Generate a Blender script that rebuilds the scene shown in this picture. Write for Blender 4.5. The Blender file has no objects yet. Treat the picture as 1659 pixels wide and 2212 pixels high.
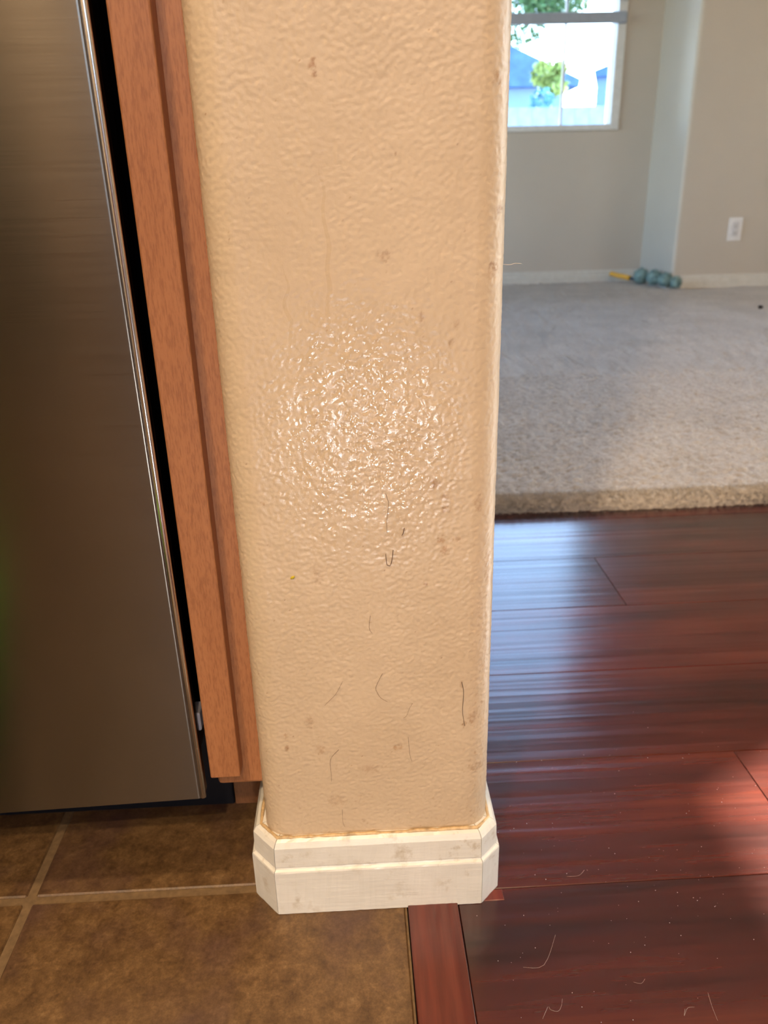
import bpy, bmesh, math, random
import numpy as np
from mathutils import Vector, Matrix

C = bpy.context.scene
COL = C.collection
PI = math.pi

# ------------------------------------------------------------------ camera
cam_d = bpy.data.cameras.new('camera')
cam = bpy.data.objects.new('camera', cam_d)
COL.objects.link(cam)
cam_d.sensor_fit = 'VERTICAL'
cam_d.sensor_height = 36.0
cam_d.lens = 27.35
cam_d.clip_start = 0.02
cam_d.clip_end = 200
right = Vector((0.998694, -0.045414, -0.023395))
up = Vector((0.038842, 0.377562, 0.925169))
fwd = Vector((0.033182, 0.92487, -0.378833))
cam.matrix_world = Matrix(((right.x, up.x, -fwd.x, 0.0),
                           (right.y, up.y, -fwd.y, 0.0),
                           (right.z, up.z, -fwd.z, 0.52),
                           (0, 0, 0, 1)))
cam_d.dof.use_dof = True
cam_d.dof.focus_distance = 0.50
cam_d.dof.aperture_fstop = 11.0
C.camera = cam

# ------------------------------------------------------------------ view, world, sun, portals
C.view_settings.view_transform = 'Standard'
C.view_settings.look = 'None'
C.view_settings.gamma = 1.0
C.view_settings.use_curve_mapping = False
C.view_settings.exposure = 0.0

SKY_STRENGTH = 1.8
world = bpy.data.worlds.new('world')
C.world = world
world.use_nodes = True
wt = world.node_tree
wt.nodes.clear()
sky = wt.nodes.new('ShaderNodeTexSky')
sky.sky_type = 'NISHITA'
sky.sun_disc = False
sky.sun_elevation = math.radians(32)
sky.sun_rotation = math.radians(63)
sky.air_density = 1.0
sky.dust_density = 0.6
sky.ozone_density = 2.0
bgn = wt.nodes.new('ShaderNodeBackground')
bgn.inputs['Strength'].default_value = SKY_STRENGTH
won = wt.nodes.new('ShaderNodeOutputWorld')
wt.links.new(sky.outputs[0], bgn.inputs['Color'])
wt.links.new(bgn.outputs[0], won.inputs['Surface'])

sun_d = bpy.data.lights.new('sun', 'SUN')
sun_d.energy = 42.0
sun_d.angle = math.radians(0.6)
sun_d.color = (1.0, 0.93, 0.82)
sun = bpy.data.objects.new('sun', sun_d)
COL.objects.link(sun)
sun.rotation_euler = Vector((-1.0, -0.52, -0.683)).to_track_quat('-Z', 'Y').to_euler()


def portal(name, loc, rot, sx, sy):
    d = bpy.data.lights.new(name, 'AREA')
    d.shape = 'RECTANGLE'
    d.size, d.size_y = sx, sy
    d.cycles.is_portal = True
    o = bpy.data.objects.new(name, d)
    COL.objects.link(o)
    o.location = loc
    o.rotation_euler = rot
    return o


portal('portal_far_window', (0.96, 4.74, 1.885), (-PI / 2, 0, 0), 1.05, 2.2)
portal('portal_side_window', (-2.76, 3.0, 1.25), (0, -PI / 2, 0), 1.75, 1.95)
portal('portal_kitchen_window', (0.20, -2.76, 1.6), (PI / 2, 0, 0), 1.15, 1.05)
portal('portal_glass_door', (3.36, 1.70, 1.04), (0, PI / 2, 0), 2.1, 0.9)


# ------------------------------------------------------------------ material helpers
def new_mat(name):
    m = bpy.data.materials.new(name)
    m.use_nodes = True
    nt = m.node_tree
    bs = nt.nodes['Principled BSDF']
    return m, nt, bs


def N(nt, typ, **kw):
    n = nt.nodes.new(typ)
    for k, v in kw.items():
        if k.startswith('_'):
            setattr(n, k[1:], v)
        else:
            n.inputs[k.replace('__', ' ')].default_value = v
    return n


def L(nt, a, b):
    nt.links.new(a, b)


def coords(nt, scale, per_object=False, kind='Object'):
    tc = nt.nodes.new('ShaderNodeTexCoord')
    mp = nt.nodes.new('ShaderNodeMapping')
    mp.inputs['Scale'].default_value = scale
    src = tc.outputs[kind]
    if per_object:
        oi = nt.nodes.new('ShaderNodeObjectInfo')
        mu = N(nt, 'ShaderNodeMath', _operation='MULTIPLY')
        mu.inputs[1].default_value = 37.0
        L(nt, oi.outputs['Random'], mu.inputs[0])
        va = N(nt, 'ShaderNodeVectorMath', _operation='ADD')
        L(nt, src, va.inputs[0])
        L(nt, mu.outputs[0], va.inputs[1])
        src = va.outputs[0]
    L(nt, src, mp.inputs['Vector'])
    return mp.outputs[0]


def noise(nt, vec, scale, detail=3, rough=0.55, dist=0.0):
    n = N(nt, 'ShaderNodeTexNoise', Scale=scale, Detail=detail, Roughness=rough, Distortion=dist)
    L(nt, vec, n.inputs['Vector'])
    return n.outputs['Fac']


def ramp(nt, fac, stops, interp='LINEAR'):
    r = nt.nodes.new('ShaderNodeValToRGB')
    r.color_ramp.interpolation = interp
    e = r.color_ramp.elements
    while len(e) < len(stops):
        e.new(0.5)
    for el, (p, c) in zip(e, stops):
        el.position = p
        el.color = (*c, 1) if len(c) == 3 else c
    L(nt, fac, r.inputs['Fac'])
    return r.outputs['Color']


def mixc(nt, fac, a, b, mode='MIX'):
    m = nt.nodes.new('ShaderNodeMix')
    m.data_type = 'RGBA'
    m.blend_type = mode
    for sock, v in ((m.inputs[0], fac), (m.inputs[6], a), (m.inputs[7], b)):
        if hasattr(v, 'is_linked') or hasattr(v, 'links'):
            L(nt, v, sock)
        elif isinstance(v, (int, float)):
            sock.default_value = v
        else:
            sock.default_value = (*v, 1)
    return m.outputs[2]


def mapr(nt, v, a, b, c, d):
    m = nt.nodes.new('ShaderNodeMapRange')
    m.inputs['From Min'].default_value = a
    m.inputs['From Max'].default_value = b
    m.inputs['To Min'].default_value = c
    m.inputs['To Max'].default_value = d
    L(nt, v, m.inputs['Value'])
    return m.outputs[0]


def bump(nt, bs, h, strength, dist):
    b = N(nt, 'ShaderNodeBump', Strength=strength, Distance=dist)
    L(nt, h, b.inputs['Height'])
    L(nt, b.outputs[0], bs.inputs['Normal'])
    return b


def plain(name, col, rough=0.5, metal=0.0, var=0.06, vscale=40.0, spec=None):
    m, nt, bs = new_mat(name)
    v = coords(nt, (1, 1, 1))
    f = noise(nt, v, vscale)
    lo = tuple(max(0, c * (1 - var)) for c in col)
    hi = tuple(min(1, c * (1 + var)) for c in col)
    L(nt, ramp(nt, f, [(0.3, lo), (0.7, hi)]), bs.inputs['Base Color'])
    bs.inputs['Roughness'].default_value = rough
    bs.inputs['Metallic'].default_value = metal
    if spec is not None:
        bs.inputs['Specular IOR Level'].default_value = spec
    return m


def attr(nt, name):
    a = nt.nodes.new('ShaderNodeAttribute')
    a.attribute_name = name
    return a


# --- textured wall paint (tan), used plain in the far room
WALL_TAN = (0.58, 0.445, 0.30)


def mat_wall_far():
    m, nt, bs = new_mat('tan_wall_paint')
    v = coords(nt, (1, 1, 1))
    f = noise(nt, v, 2.0)
    L(nt, ramp(nt, f, [(0.3, (0.565, 0.515, 0.455)), (0.7, (0.605, 0.55, 0.485))]), bs.inputs['Base Color'])
    bs.inputs['Roughness'].default_value = 0.5
    bump(nt, bs, noise(nt, v, 160, 2), 0.25, 0.002)
    return m


def mat_wall_close():
    m, nt, bs = new_mat('tan_wall_paint_with_stains')
    v = coords(nt, (1, 1, 1))
    st = attr(nt, 'stain')
    we = attr(nt, 'wet')
    base = ramp(nt, noise(nt, v, 14, 3), [(0.3, (0.53, 0.405, 0.272)), (0.7, (0.575, 0.445, 0.305))])
    stcol = ramp(nt, noise(nt, v, 90, 2), [(0.3, (0.16, 0.055, 0.016)), (0.7, (0.34, 0.16, 0.05))])
    fine = ramp(nt, noise(nt, v, 420, 3, 0.7), [(0.40, (0, 0, 0)), (0.62, (1, 1, 1))])
    mu = N(nt, 'ShaderNodeMath', _operation='MULTIPLY')
    L(nt, st.outputs['Fac'], mu.inputs[0])
    L(nt, mapr(nt, fine, 0, 1, 0.45, 1.0), mu.inputs[1])
    L(nt, mixc(nt, mu.outputs[0], base, stcol), bs.inputs['Base Color'])
    wn = noise(nt, v, 130, 3, 0.6)
    r = mapr(nt, we.outputs['Fac'], 0, 1, 0.44, 0.055)
    L(nt, r, bs.inputs['Roughness'])
    bump(nt, bs, noise(nt, v, 480, 3, 0.6), 0.16, 0.0010)
    return m


def mat_white_paint(name, grime):
    m, nt, bs = new_mat(name)
    v = coords(nt, (1, 1, 1))
    vs = coords(nt, (30, 30, 260))
    base = ramp(nt, noise(nt, v, 30), [(0.3, (0.66, 0.635, 0.58)), (0.7, (0.73, 0.71, 0.66))])
    if grime:
        g1 = ramp(nt, noise(nt, v, 55, 5, 0.68), [(0.55, (0, 0, 0)), (0.74, (1, 1, 1))])
        g2 = ramp(nt, noise(nt, v, 19, 2), [(0.46, (0, 0, 0)), (0.62, (1, 1, 1))])
        mu = N(nt, 'ShaderNodeMath', _operation='MULTIPLY')
        L(nt, g1, mu.inputs[0])
        L(nt, g2, mu.inputs[1])
        base = mixc(nt, mu.outputs[0], base, (0.38, 0.29, 0.18))
    L(nt, base, bs.inputs['Base Color'])
    bs.inputs['Roughness'].default_value = 0.28
    bump(nt, bs, noise(nt, vs, 1.0, 4, 0.6), 0.22, 0.0016)
    return m


def mat_plank(name, axis, tint=1.0, coat=0.45):
    m, nt, bs = new_mat(name)
    sc = (2.2, 26, 26) if axis == 'x' else (26, 2.2, 26)
    sc2 = (9, 150, 150) if axis == 'x' else (150, 9, 150)
    v = coords(nt, sc, True)
    v2 = coords(nt, sc2, True)
    v3 = coords(nt, (1, 1, 1), True)
    oi = nt.nodes.new('ShaderNodeObjectInfo')
    t = tint
    c1 = ramp(nt, noise(nt, v, 1.0, 4, 0.55, 0.25),
              [(0.26, (0.032 * t, 0.008 * t, 0.006 * t)), (0.40, (0.072 * t, 0.0125 * t, 0.008 * t)),
               (0.58, (0.125 * t, 0.021 * t, 0.0115 * t)), (0.78, (0.185 * t, 0.036 * t, 0.016 * t))])
    c2 = ramp(nt, noise(nt, v2, 1.0, 3, 0.6), [(0.32, (0.62, 0.58, 0.58)), (0.6, (1, 1, 1))])
    col = mixc(nt, 0.8, c1, c2, 'MULTIPLY')
    obj_t = mapr(nt, oi.outputs['Random'], 0, 1, 0.82, 1.18)
    cm = nt.nodes.new('ShaderNodeCombineColor')
    for i in range(3):
        L(nt, obj_t, cm.inputs[i])
    col = mixc(nt, 1.0, col, cm.outputs[0], 'MULTIPLY')
    L(nt, col, bs.inputs['Base Color'])
    sm = noise(nt, v3, 7, 4, 0.65)
    L(nt, mapr(nt, sm, 0.3, 0.75, 0.20, 0.27), bs.inputs['Roughness'])
    bs.inputs['Coat Weight'].default_value = coat
    bs.inputs['Coat Roughness'].default_value = 0.15
    bs.inputs['Specular IOR Level'].default_value = 0.6
    wav = (1.6, 80, 80) if axis == 'x' else (80, 1.6, 80)
    vb = coords(nt, wav, True)
    bump(nt, bs, noise(nt, vb, 1.0, 1, 0.5, 0.25), 0.30, 0.0022)
    return m


def mat_tile():
    m, nt, bs = new_mat('brown_mottled_tile')
    v = coords(nt, (1, 1, 1), True)
    big = noise(nt, v, 9, 4, 0.6)
    mid = noise(nt, v, 62, 8, 0.78, 0.12)
    fin = noise(nt, v, 330, 4, 0.7)
    c = ramp(nt, mid, [(0.28, (0.055, 0.028, 0.013)), (0.46, (0.125, 0.068, 0.027)),
                       (0.6, (0.18, 0.102, 0.042)), (0.76, (0.27, 0.17, 0.085))])
    c = mixc(nt, ramp(nt, big, [(0.48, (0, 0, 0)), (0.68, (0.85, 0.85, 0.85))]), c, (0.085, 0.043, 0.037))
    c = mixc(nt, 0.75, c, ramp(nt, fin, [(0.3, (0.55, 0.5, 0.45)), (0.68, (1.15, 1.15, 1.15))]), 'MULTIPLY')
    L(nt, c, bs.inputs['Base Color'])
    L(nt, mapr(nt, mid, 0.3, 0.7, 0.34, 0.5), bs.inputs['Roughness'])
    bump(nt, bs, mid, 0.35, 0.0015)
    return m


def mat_cherry(name, tint=1.0):
    m, nt, bs = new_mat(name)
    v = coords(nt, (1100, 1100, 150))
    v2 = coords(nt, (28, 28, 2.0))
    v3 = coords(nt, (1, 1, 1))
    a = ramp(nt, noise(nt, v2, 1, 4, 0.6, 0.5), [(0.3, (0.31 * tint, 0.120 * tint, 0.045 * tint)),
                                                (0.7, (0.41 * tint, 0.175 * tint, 0.070 * tint))])
    fl = ramp(nt, noise(nt, v, 1, 2, 0.6), [(0.34, (0.66, 0.6, 0.56)), (0.56, (1, 1, 1))])
    c = mixc(nt, 0.7, a, fl, 'MULTIPLY')
    c = mixc(nt, ramp(nt, noise(nt, v3, 60, 2), [(0.72, (0, 0, 0)), (0.80, (0.6, 0.6, 0.6))]), c, (0.12, 0.03, 0.01))
    L(nt, c, bs.inputs['Base Color'])
    bs.inputs['Roughness'].default_value = 0.42
    bump(nt, bs, noise(nt, v, 1, 2), 0.08, 0.0006)
    return m


def mat_stainless(name, rough=0.25, aniso=0.85):
    m, nt, bs = new_mat(name)
    v = coords(nt, (14, 14, 1600))
    v2 = coords(nt, (1, 1, 1))
    L(nt, ramp(nt, noise(nt, v2, 6, 3), [(0.3, (0.165, 0.145, 0.122)), (0.7, (0.205, 0.18, 0.152))]), bs.inputs['Base Color'])
    bs.inputs['Metallic'].default_value = 1.0
    L(nt, mapr(nt, noise(nt, v, 1, 2), 0.3, 0.7, rough - 0.012, rough + 0.015), bs.inputs['Roughness'])
    bs.inputs['Anisotropic'].default_value = aniso
    bs.inputs['Anisotropic Rotation'].default_value = 0.25
    tg = nt.nodes.new('ShaderNodeTangent')
    tg.direction_type = 'RADIAL'
    tg.axis = 'Z'
    L(nt, tg.outputs[0], bs.inputs['Tangent'])
    bump(nt, bs, noise(nt, v, 1, 2), 0.006, 0.0002)
    return m


def mat_carpet():
    m, nt, bs = new_mat('beige_carpet_pile')
    v = coords(nt, (1, 1, 1))
    a = noise(nt, v, 5, 3)
    b = noise(nt, v, 110, 3, 0.7)
    c = ramp(nt, a, [(0.3, (0.43, 0.375, 0.315)), (0.7, (0.54, 0.475, 0.405))])
    c = mixc(nt, 0.8, c, ramp(nt, b, [(0.3, (0.66, 0.63, 0.6)), (0.65, (1.08, 1.08, 1.08))]), 'MULTIPLY')
    L(nt, c, bs.inputs['Base Color'])
    bs.inputs['Roughness'].default_value = 0.95
    bs.inputs['Specular IOR Level'].default_value = 0.1
    bs.inputs['Sheen Weight'].default_value = 0.35
    bump(nt, bs, b, 0.8, 0.006)
    return m


def mat_glass():
    m = bpy.data.materials.new('window_glass')
    m.use_nodes = True
    nt = m.node_tree
    nt.nodes.clear()
    o = nt.nodes.new('ShaderNodeOutputMaterial')
    t = nt.nodes.new('ShaderNodeBsdfTransparent')
    t.inputs[0].default_value = (0.97, 0.985, 0.98, 1)
    g = nt.nodes.new('ShaderNodeBsdfGlossy')
    g.inputs['Roughness'].default_value = 0.0
    f = nt.nodes.new('ShaderNodeFresnel')
    f.inputs['IOR'].default_value = 1.3
    x = nt.nodes.new('ShaderNodeMixShader')
    L(nt, f.outputs[0], x.inputs[0])
    L(nt, t.outputs[0], x.inputs[1])
    L(nt, g.outputs[0], x.inputs[2])
    L(nt, x.outputs[0], o.inputs['Surface'])
    return m


def mat_emit(name, col, s):
    m = bpy.data.materials.new(name)
    m.use_nodes = True
    nt = m.node_tree
    bs = nt.nodes['Principled BSDF']
    bs.inputs['Base Color'].default_value = (0.9, 0.9, 0.88, 1)
    bs.inputs['Emission Color'].default_value = (*col, 1)
    bs.inputs['Emission Strength'].default_value = s
    return m


M = {
    'wall': mat_wall_far(), 'wall_close': mat_wall_close(),
    'white_worn': mat_white_paint('worn_white_gloss_paint', True),
    'white': mat_white_paint('white_trim_paint', False),
    'plank': mat_plank('red_brown_plank', 'x', 0.70), 'strip': mat_plank('red_brown_strip', 'y', 1.25, 0.05),
    'tile': mat_tile(), 'grout': plain('brown_grout', (0.17, 0.105, 0.05), 0.8, vscale=200, var=0.2),
    'sub': plain('dark_subfloor', (0.02, 0.012, 0.008), 0.9),
    'cherry': mat_cherry('cherry_stained_wood'), 'cherry_shaded': mat_cherry('cherry_stained_wood_shaded', 0.55),  # second cherry is the same wood with the toe space shade in its tint
    'steel': mat_stainless('brushed_stainless'), 'steel_edge': plain('polished_edge', (0.75, 0.73, 0.72), 0.22, 1.0),
    'black': plain('black_plastic', (0.006, 0.006, 0.009), 0.5, spec=0.2),
    'clip': plain('grey_clip', (0.4, 0.38, 0.42), 0.4),
    'carpet': mat_carpet(), 'glass': mat_glass(),
    'ceiling': plain('ceiling_paint', (0.72, 0.68, 0.60), 0.9, vscale=90),
    'vinyl': plain('white_vinyl', (0.75, 0.76, 0.76), 0.4),
    'blind': plain('backlit_blind', (0.36, 0.41, 0.50), 0.5),  # blue grey of a backlit blind put into the colour
    'outlet': plain('white_outlet_plastic', (0.82, 0.82, 0.85), 0.35), 'slot': plain('dark_slot', (0.03, 0.03, 0.03), 0.6),
    'outlet_face': plain('outlet_face', (0.66, 0.66, 0.70), 0.35),
    'yellow': plain('yellow_plastic', (0.80, 0.42, 0.03), 0.4), 'grey_plastic': plain('dark_grey_plastic', (0.05, 0.055, 0.075), 0.5),
    'teal': plain('teal_fibre', (0.24, 0.36, 0.35), 0.9, var=0.35, vscale=60),
    'green': plain('green_plastic', (0.10, 0.50, 0.02), 0.45),
    'hair': plain('dark_brown_hair', (0.065, 0.022, 0.012), 0.5), 'fibre': plain('pale_lint', (0.62, 0.55, 0.48), 0.7),
    'scuff': plain('dark_grey_thread', (0.09, 0.06, 0.04), 0.8), 'speck': plain('pale_grit', (0.62, 0.62, 0.66), 0.25),
    'crumb': plain('dark_crumb', (0.03, 0.02, 0.02), 0.8), 'yellow_fleck': plain('yellow_fleck', (0.55, 0.42, 0.02), 0.6),
    'caulk': plain('yellowed_caulk', (0.52, 0.36, 0.19), 0.5, vscale=160, var=0.4),
    'stucco': plain('sky_shaded_stucco', (0.16, 0.27, 0.46), 0.9, vscale=3), 'stucco_white': plain('white_stucco', (0.85, 0.84, 0.80), 0.9, vscale=3),  # blue stucco carries the sky-lit shade of the house fronts in its colour
    'roof': plain('slate_roof', (0.055, 0.13, 0.28), 0.9, vscale=8, var=0.2), 'fence': plain('grey_fence_board', (0.20, 0.32, 0.52), 0.8, vscale=8, var=0.15),
    'ground': plain('pale_paving', (0.46, 0.44, 0.40), 0.9, vscale=2), 'bark': plain('bark', (0.12, 0.08, 0.05), 0.9),
    'leaf': plain('green_leaf', (0.07, 0.16, 0.05), 0.6, var=0.4, vscale=6), 'leaf_yellow': plain('yellow_green_leaf', (0.26, 0.36, 0.10), 0.6, var=0.3, vscale=6),
    'leaf_teal': plain('blue_green_leaf', (0.08, 0.27, 0.36), 0.6, var=0.3, vscale=6),
    'lamp': mat_emit('warm_lamp_lens', (1.0, 0.80, 0.55), 6.0), 'counter': plain('dark_counter', (0.10, 0.08, 0.07), 0.3),
}


# ------------------------------------------------------------------ mesh helpers
def mesh_obj(name, verts, faces, mat, parent=None, smooth=False, loc=None):
    me = bpy.data.meshes.new(name)
    me.from_pydata([tuple(v) for v in verts], [], faces)
    me.update()
    if smooth:
        me.shade_smooth()
    return link(name, me, mat, parent, loc)


def link(name, me, mat, parent=None, loc=None):
    if mat is not None:
        me.materials.append(mat)
    o = bpy.data.objects.new(name, me)
    COL.objects.link(o)
    if parent is not None:
        o.parent = parent
    if loc is not None:
        o.location = loc
    return o


def bm_obj(name, bm, mat, parent=None, smooth=False, loc=None):
    bmesh.ops.recalc_face_normals(bm, faces=bm.faces)
    me = bpy.data.meshes.new(name)
    bm.to_mesh(me)
    bm.free()
    if smooth:
        me.shade_smooth()
    return link(name, me, mat, parent, loc)


def add_box(bm, x0, x1, y0, y1, z0, z1, bev=0.0, seg=1):
    vs = [bm.verts.new(p) for p in ((x0, y0, z0), (x1, y0, z0), (x1, y1, z0), (x0, y1, z0),
                                   (x0, y0, z1), (x1, y0, z1), (x1, y1, z1), (x0, y1, z1))]
    fs = [bm.faces.new([vs[i] for i in f]) for f in ((3, 2, 1, 0), (4, 5, 6, 7), (0, 1, 5, 4), (1, 2, 6, 5), (2, 3, 7, 6), (3, 0, 4, 7))]
    if bev > 0:
        es = list({e for f in fs for e in f.edges})
        bmesh.ops.bevel(bm, geom=es, offset=bev, segments=seg, profile=0.5, affect='EDGES')


def box(name, b, mat, parent=None, bev=0.0, seg=1):
    bm = bmesh.new()
    add_box(bm, *b, bev, seg)
    return bm_obj(name, bm, mat, parent)


def boxes(name, bs, mat, parent=None, bev=0.0):
    bm = bmesh.new()
    for b in bs:
        add_box(bm, *b, bev)
    return bm_obj(name, bm, mat, parent)


def prism(name, pts, axis, a0, a1, mat, parent=None):
    """polygon pts extruded along an axis ('x','y','z')"""
    def P(p, a):
        return {'x': (a, p[0], p[1]), 'y': (p[0], a, p[1]), 'z': (p[0], p[1], a)}[axis]
    n = len(pts)
    bm = bmesh.new()
    A = [bm.verts.new(P(p, a0)) for p in pts]
    B = [bm.verts.new(P(p, a1)) for p in pts]
    bm.faces.new(A)
    bm.faces.new(B[::-1])
    for i in range(n):
        bm.faces.new((A[i], A[(i + 1) % n], B[(i + 1) % n], B[i]))
    return bm_obj(name, bm, mat, parent)


def tube(name, pts, r, mat, parent=None, sides=6, taper=1.0, sub=3):
    P = [Vector(p) for p in pts]
    if sub > 1 and len(P) > 2:                       # Catmull-Rom
        Q = [P[0]] + P + [P[-1]]
        out = []
        for i in range(1, len(Q) - 2):
            for k in range(sub):
                t = k / sub
                a, b, c, d = Q[i - 1], Q[i], Q[i + 1], Q[i + 2]
                out.append(0.5 * ((2 * b) + (c - a) * t + (2 * a - 5 * b + 4 * c - d) * t * t + (3 * b - a - 3 * c + d) * t ** 3))
        out.append(P[-1])
        P = out
    vs, fs = [], []
    for i, p in enumerate(P):
        t = (P[min(i + 1, len(P) - 1)] - P[max(i - 1, 0)]).normalized()
        u = t.orthogonal().normalized() if abs(t.z) > 0.9 else t.cross(Vector((0, 0, 1))).normalized()
        w = t.cross(u)
        rr = r * (1 + (taper - 1) * i / max(1, len(P) - 1))
        for k in range(sides):
            a = 2 * PI * k / sides
            vs.append(p + u * (rr * math.cos(a)) + w * (rr * math.sin(a)))
    n = len(P)
    for i in range(n - 1):
        for k in range(sides):
            k2 = (k + 1) % sides
            fs.append((i * sides + k, i * sides + k2, (i + 1) * sides + k2, (i + 1) * sides + k))
    fs.append(tuple(range(sides))[::-1])
    fs.append(tuple((n - 1) * sides + k for k in range(sides)))
    return mesh_obj(name, vs, fs, mat, parent, True)


def lathe(name, prof, mat, parent=None, seg=32, loc=None):
    vs, fs = [], []
    for r, z in prof:
        for k in range(seg):
            a = 2 * PI * k / seg
            vs.append((r * math.cos(a), r * math.sin(a), z))
    for i in range(len(prof) - 1):
        for k in range(seg):
            k2 = (k + 1) % seg
            fs.append((i * seg + k, i * seg + k2, (i + 1) * seg + k2, (i + 1) * seg + k))
    return mesh_obj(name, vs, fs, mat, parent, True, loc)


def np_mesh(name, V, F, mat, parent=None, smooth=True):
    """V (n,3) float array, F (m,k) int array"""
    me = bpy.data.meshes.new(name)
    me.vertices.add(len(V))
    me.vertices.foreach_set('co', np.ascontiguousarray(V, dtype=np.float32).ravel())
    k = F.shape[1]
    me.loops.add(F.size)
    me.loops.foreach_set('vertex_index', np.ascontiguousarray(F, dtype=np.int32).ravel())
    me.polygons.add(len(F))
    me.polygons.foreach_set('loop_start', np.arange(0, F.size, k, dtype=np.int32))
    me.update(calc_edges=True)
    me.validate()
    if smooth:
        me.shade_smooth()
    return link(name, me, mat, parent)


def empty(name, loc=(0, 0, 0)):
    o = bpy.data.objects.new(name, None)
    o.empty_display_size = 0.05
    o.location = loc
    COL.objects.link(o)
    return o


def tag(o, label=None, cat=None, group=None, kind=None):
    if label:
        o['label'] = label
    if cat:
        o['category'] = cat
    if group:
        o['group'] = group
    if kind:
        o['kind'] = kind
    return o


def struct(o, label, cat='structure'):
    o['kind'] = 'structure'
    o['label'] = label
    o['category'] = cat
    return o


def band(shape, step, lam_lo, lam_hi, seed, stretch=1.0):
    """band-passed gaussian noise, unit std (rows = z, cols = along the wall)"""
    rng = np.random.default_rng(seed)
    w = rng.standard_normal(shape)
    fz = np.fft.fftfreq(shape[0], step)[:, None]
    fx = np.fft.fftfreq(shape[1], step)[None, :]
    f = np.sqrt((fz * stretch) ** 2 + (fx) ** 2) + 1e-9
    lo, hi = 1 / lam_hi, 1 / lam_lo
    H = np.exp(-(f / hi) ** 2) * (1 - np.exp(-(f / lo) ** 2))
    r = np.real(np.fft.ifft2(np.fft.fft2(w) * H))
    return r / r.std()


# ------------------------------------------------------------------ large structure
XL, XR, YF, YB, H = -2.6, 3.2, -2.6, 4.575, 3.10
WX0, WX1, WY, WR = -0.081, 0.091, 0.4585, 0.0195       # partition: sides, front face, bullnose radius


def wall_with_hole(name, axis, a0, a1, t0, t1, holes, label):
    """a wall running along an axis with rectangular openings (a0,a1,z0,z1)"""
    bs = []
    cur = a0
    for (h0, h1, z0, z1) in sorted(holes):
        bs.append((cur, h0, 0, H))
        if z0 > 0:
            bs.append((h0, h1, 0, z0))
        bs.append((h0, h1, z1, H))
        cur = h1
    bs.append((cur, a1, 0, H))
    out = []
    for (p, q, z0, z1) in bs:
        out.append((p, q, t0, t1, z0, z1) if axis == 'x' else (t0, t1, p, q, z0, z1))
    return struct(boxes(name, out, M['wall']), label, 'wall')


wall_with_hole('wall_back', 'x', XL - 0.14, 1.70, YB, YB + 0.14, [(0.46, 1.458, 0.82, 2.94)],
               'tan wall of the carpeted room with the window in it')
wall_with_hole('wall_front', 'x', XL - 0.14, XR + 0.14, YF - 0.14, YF, [(-0.35, 0.75, 1.10, 2.10)],
               'tan kitchen wall behind the viewer with an added window')
wall_with_hole('wall_left', 'y', YF, YB, XL - 0.14, XL, [(2.05, 3.95, 0.40, 2.10)], 'tan side wall of the carpeted room with a tall window')
wall_with_hole('wall_right', 'y', YF, 4.165, XR, XR + 0.14, [(1.27, 2.13, 0.02, 2.06)], 'tan wall closing the room beyond the outlet wall, with a glass door')
# the nearer stretch of the far wall, with a rounded outer corner
cor = [(1.655, YB + 0.14)]
for k in range(9):
    a = PI + PI / 2 * k / 8
    cor.append((1.705 + 0.02 * math.cos(a), 4.185 + 0.02 * math.sin(a)))
cor += [(XR, 4.165), (XR, YB + 0.14)]
jog = prism('wall_corner', cor, 'z', 0, H, M['wall'])
struct(jog, 'tan wall stepping forward beside the window, carrying the white outlet', 'wall')
struct(box('wall_kitchen', (XL, WX0 + 0.005, 1.13, 1.25, 0, H), M['wall']), 'tan wall behind the dishwasher and cabinets', 'wall')
struct(box('ceiling', (XL - 0.14, XR + 0.14, YF - 0.14, YB + 0.14, H, H + 0.1), M['ceiling']), 'off white ceiling over both rooms', 'ceiling')


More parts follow.
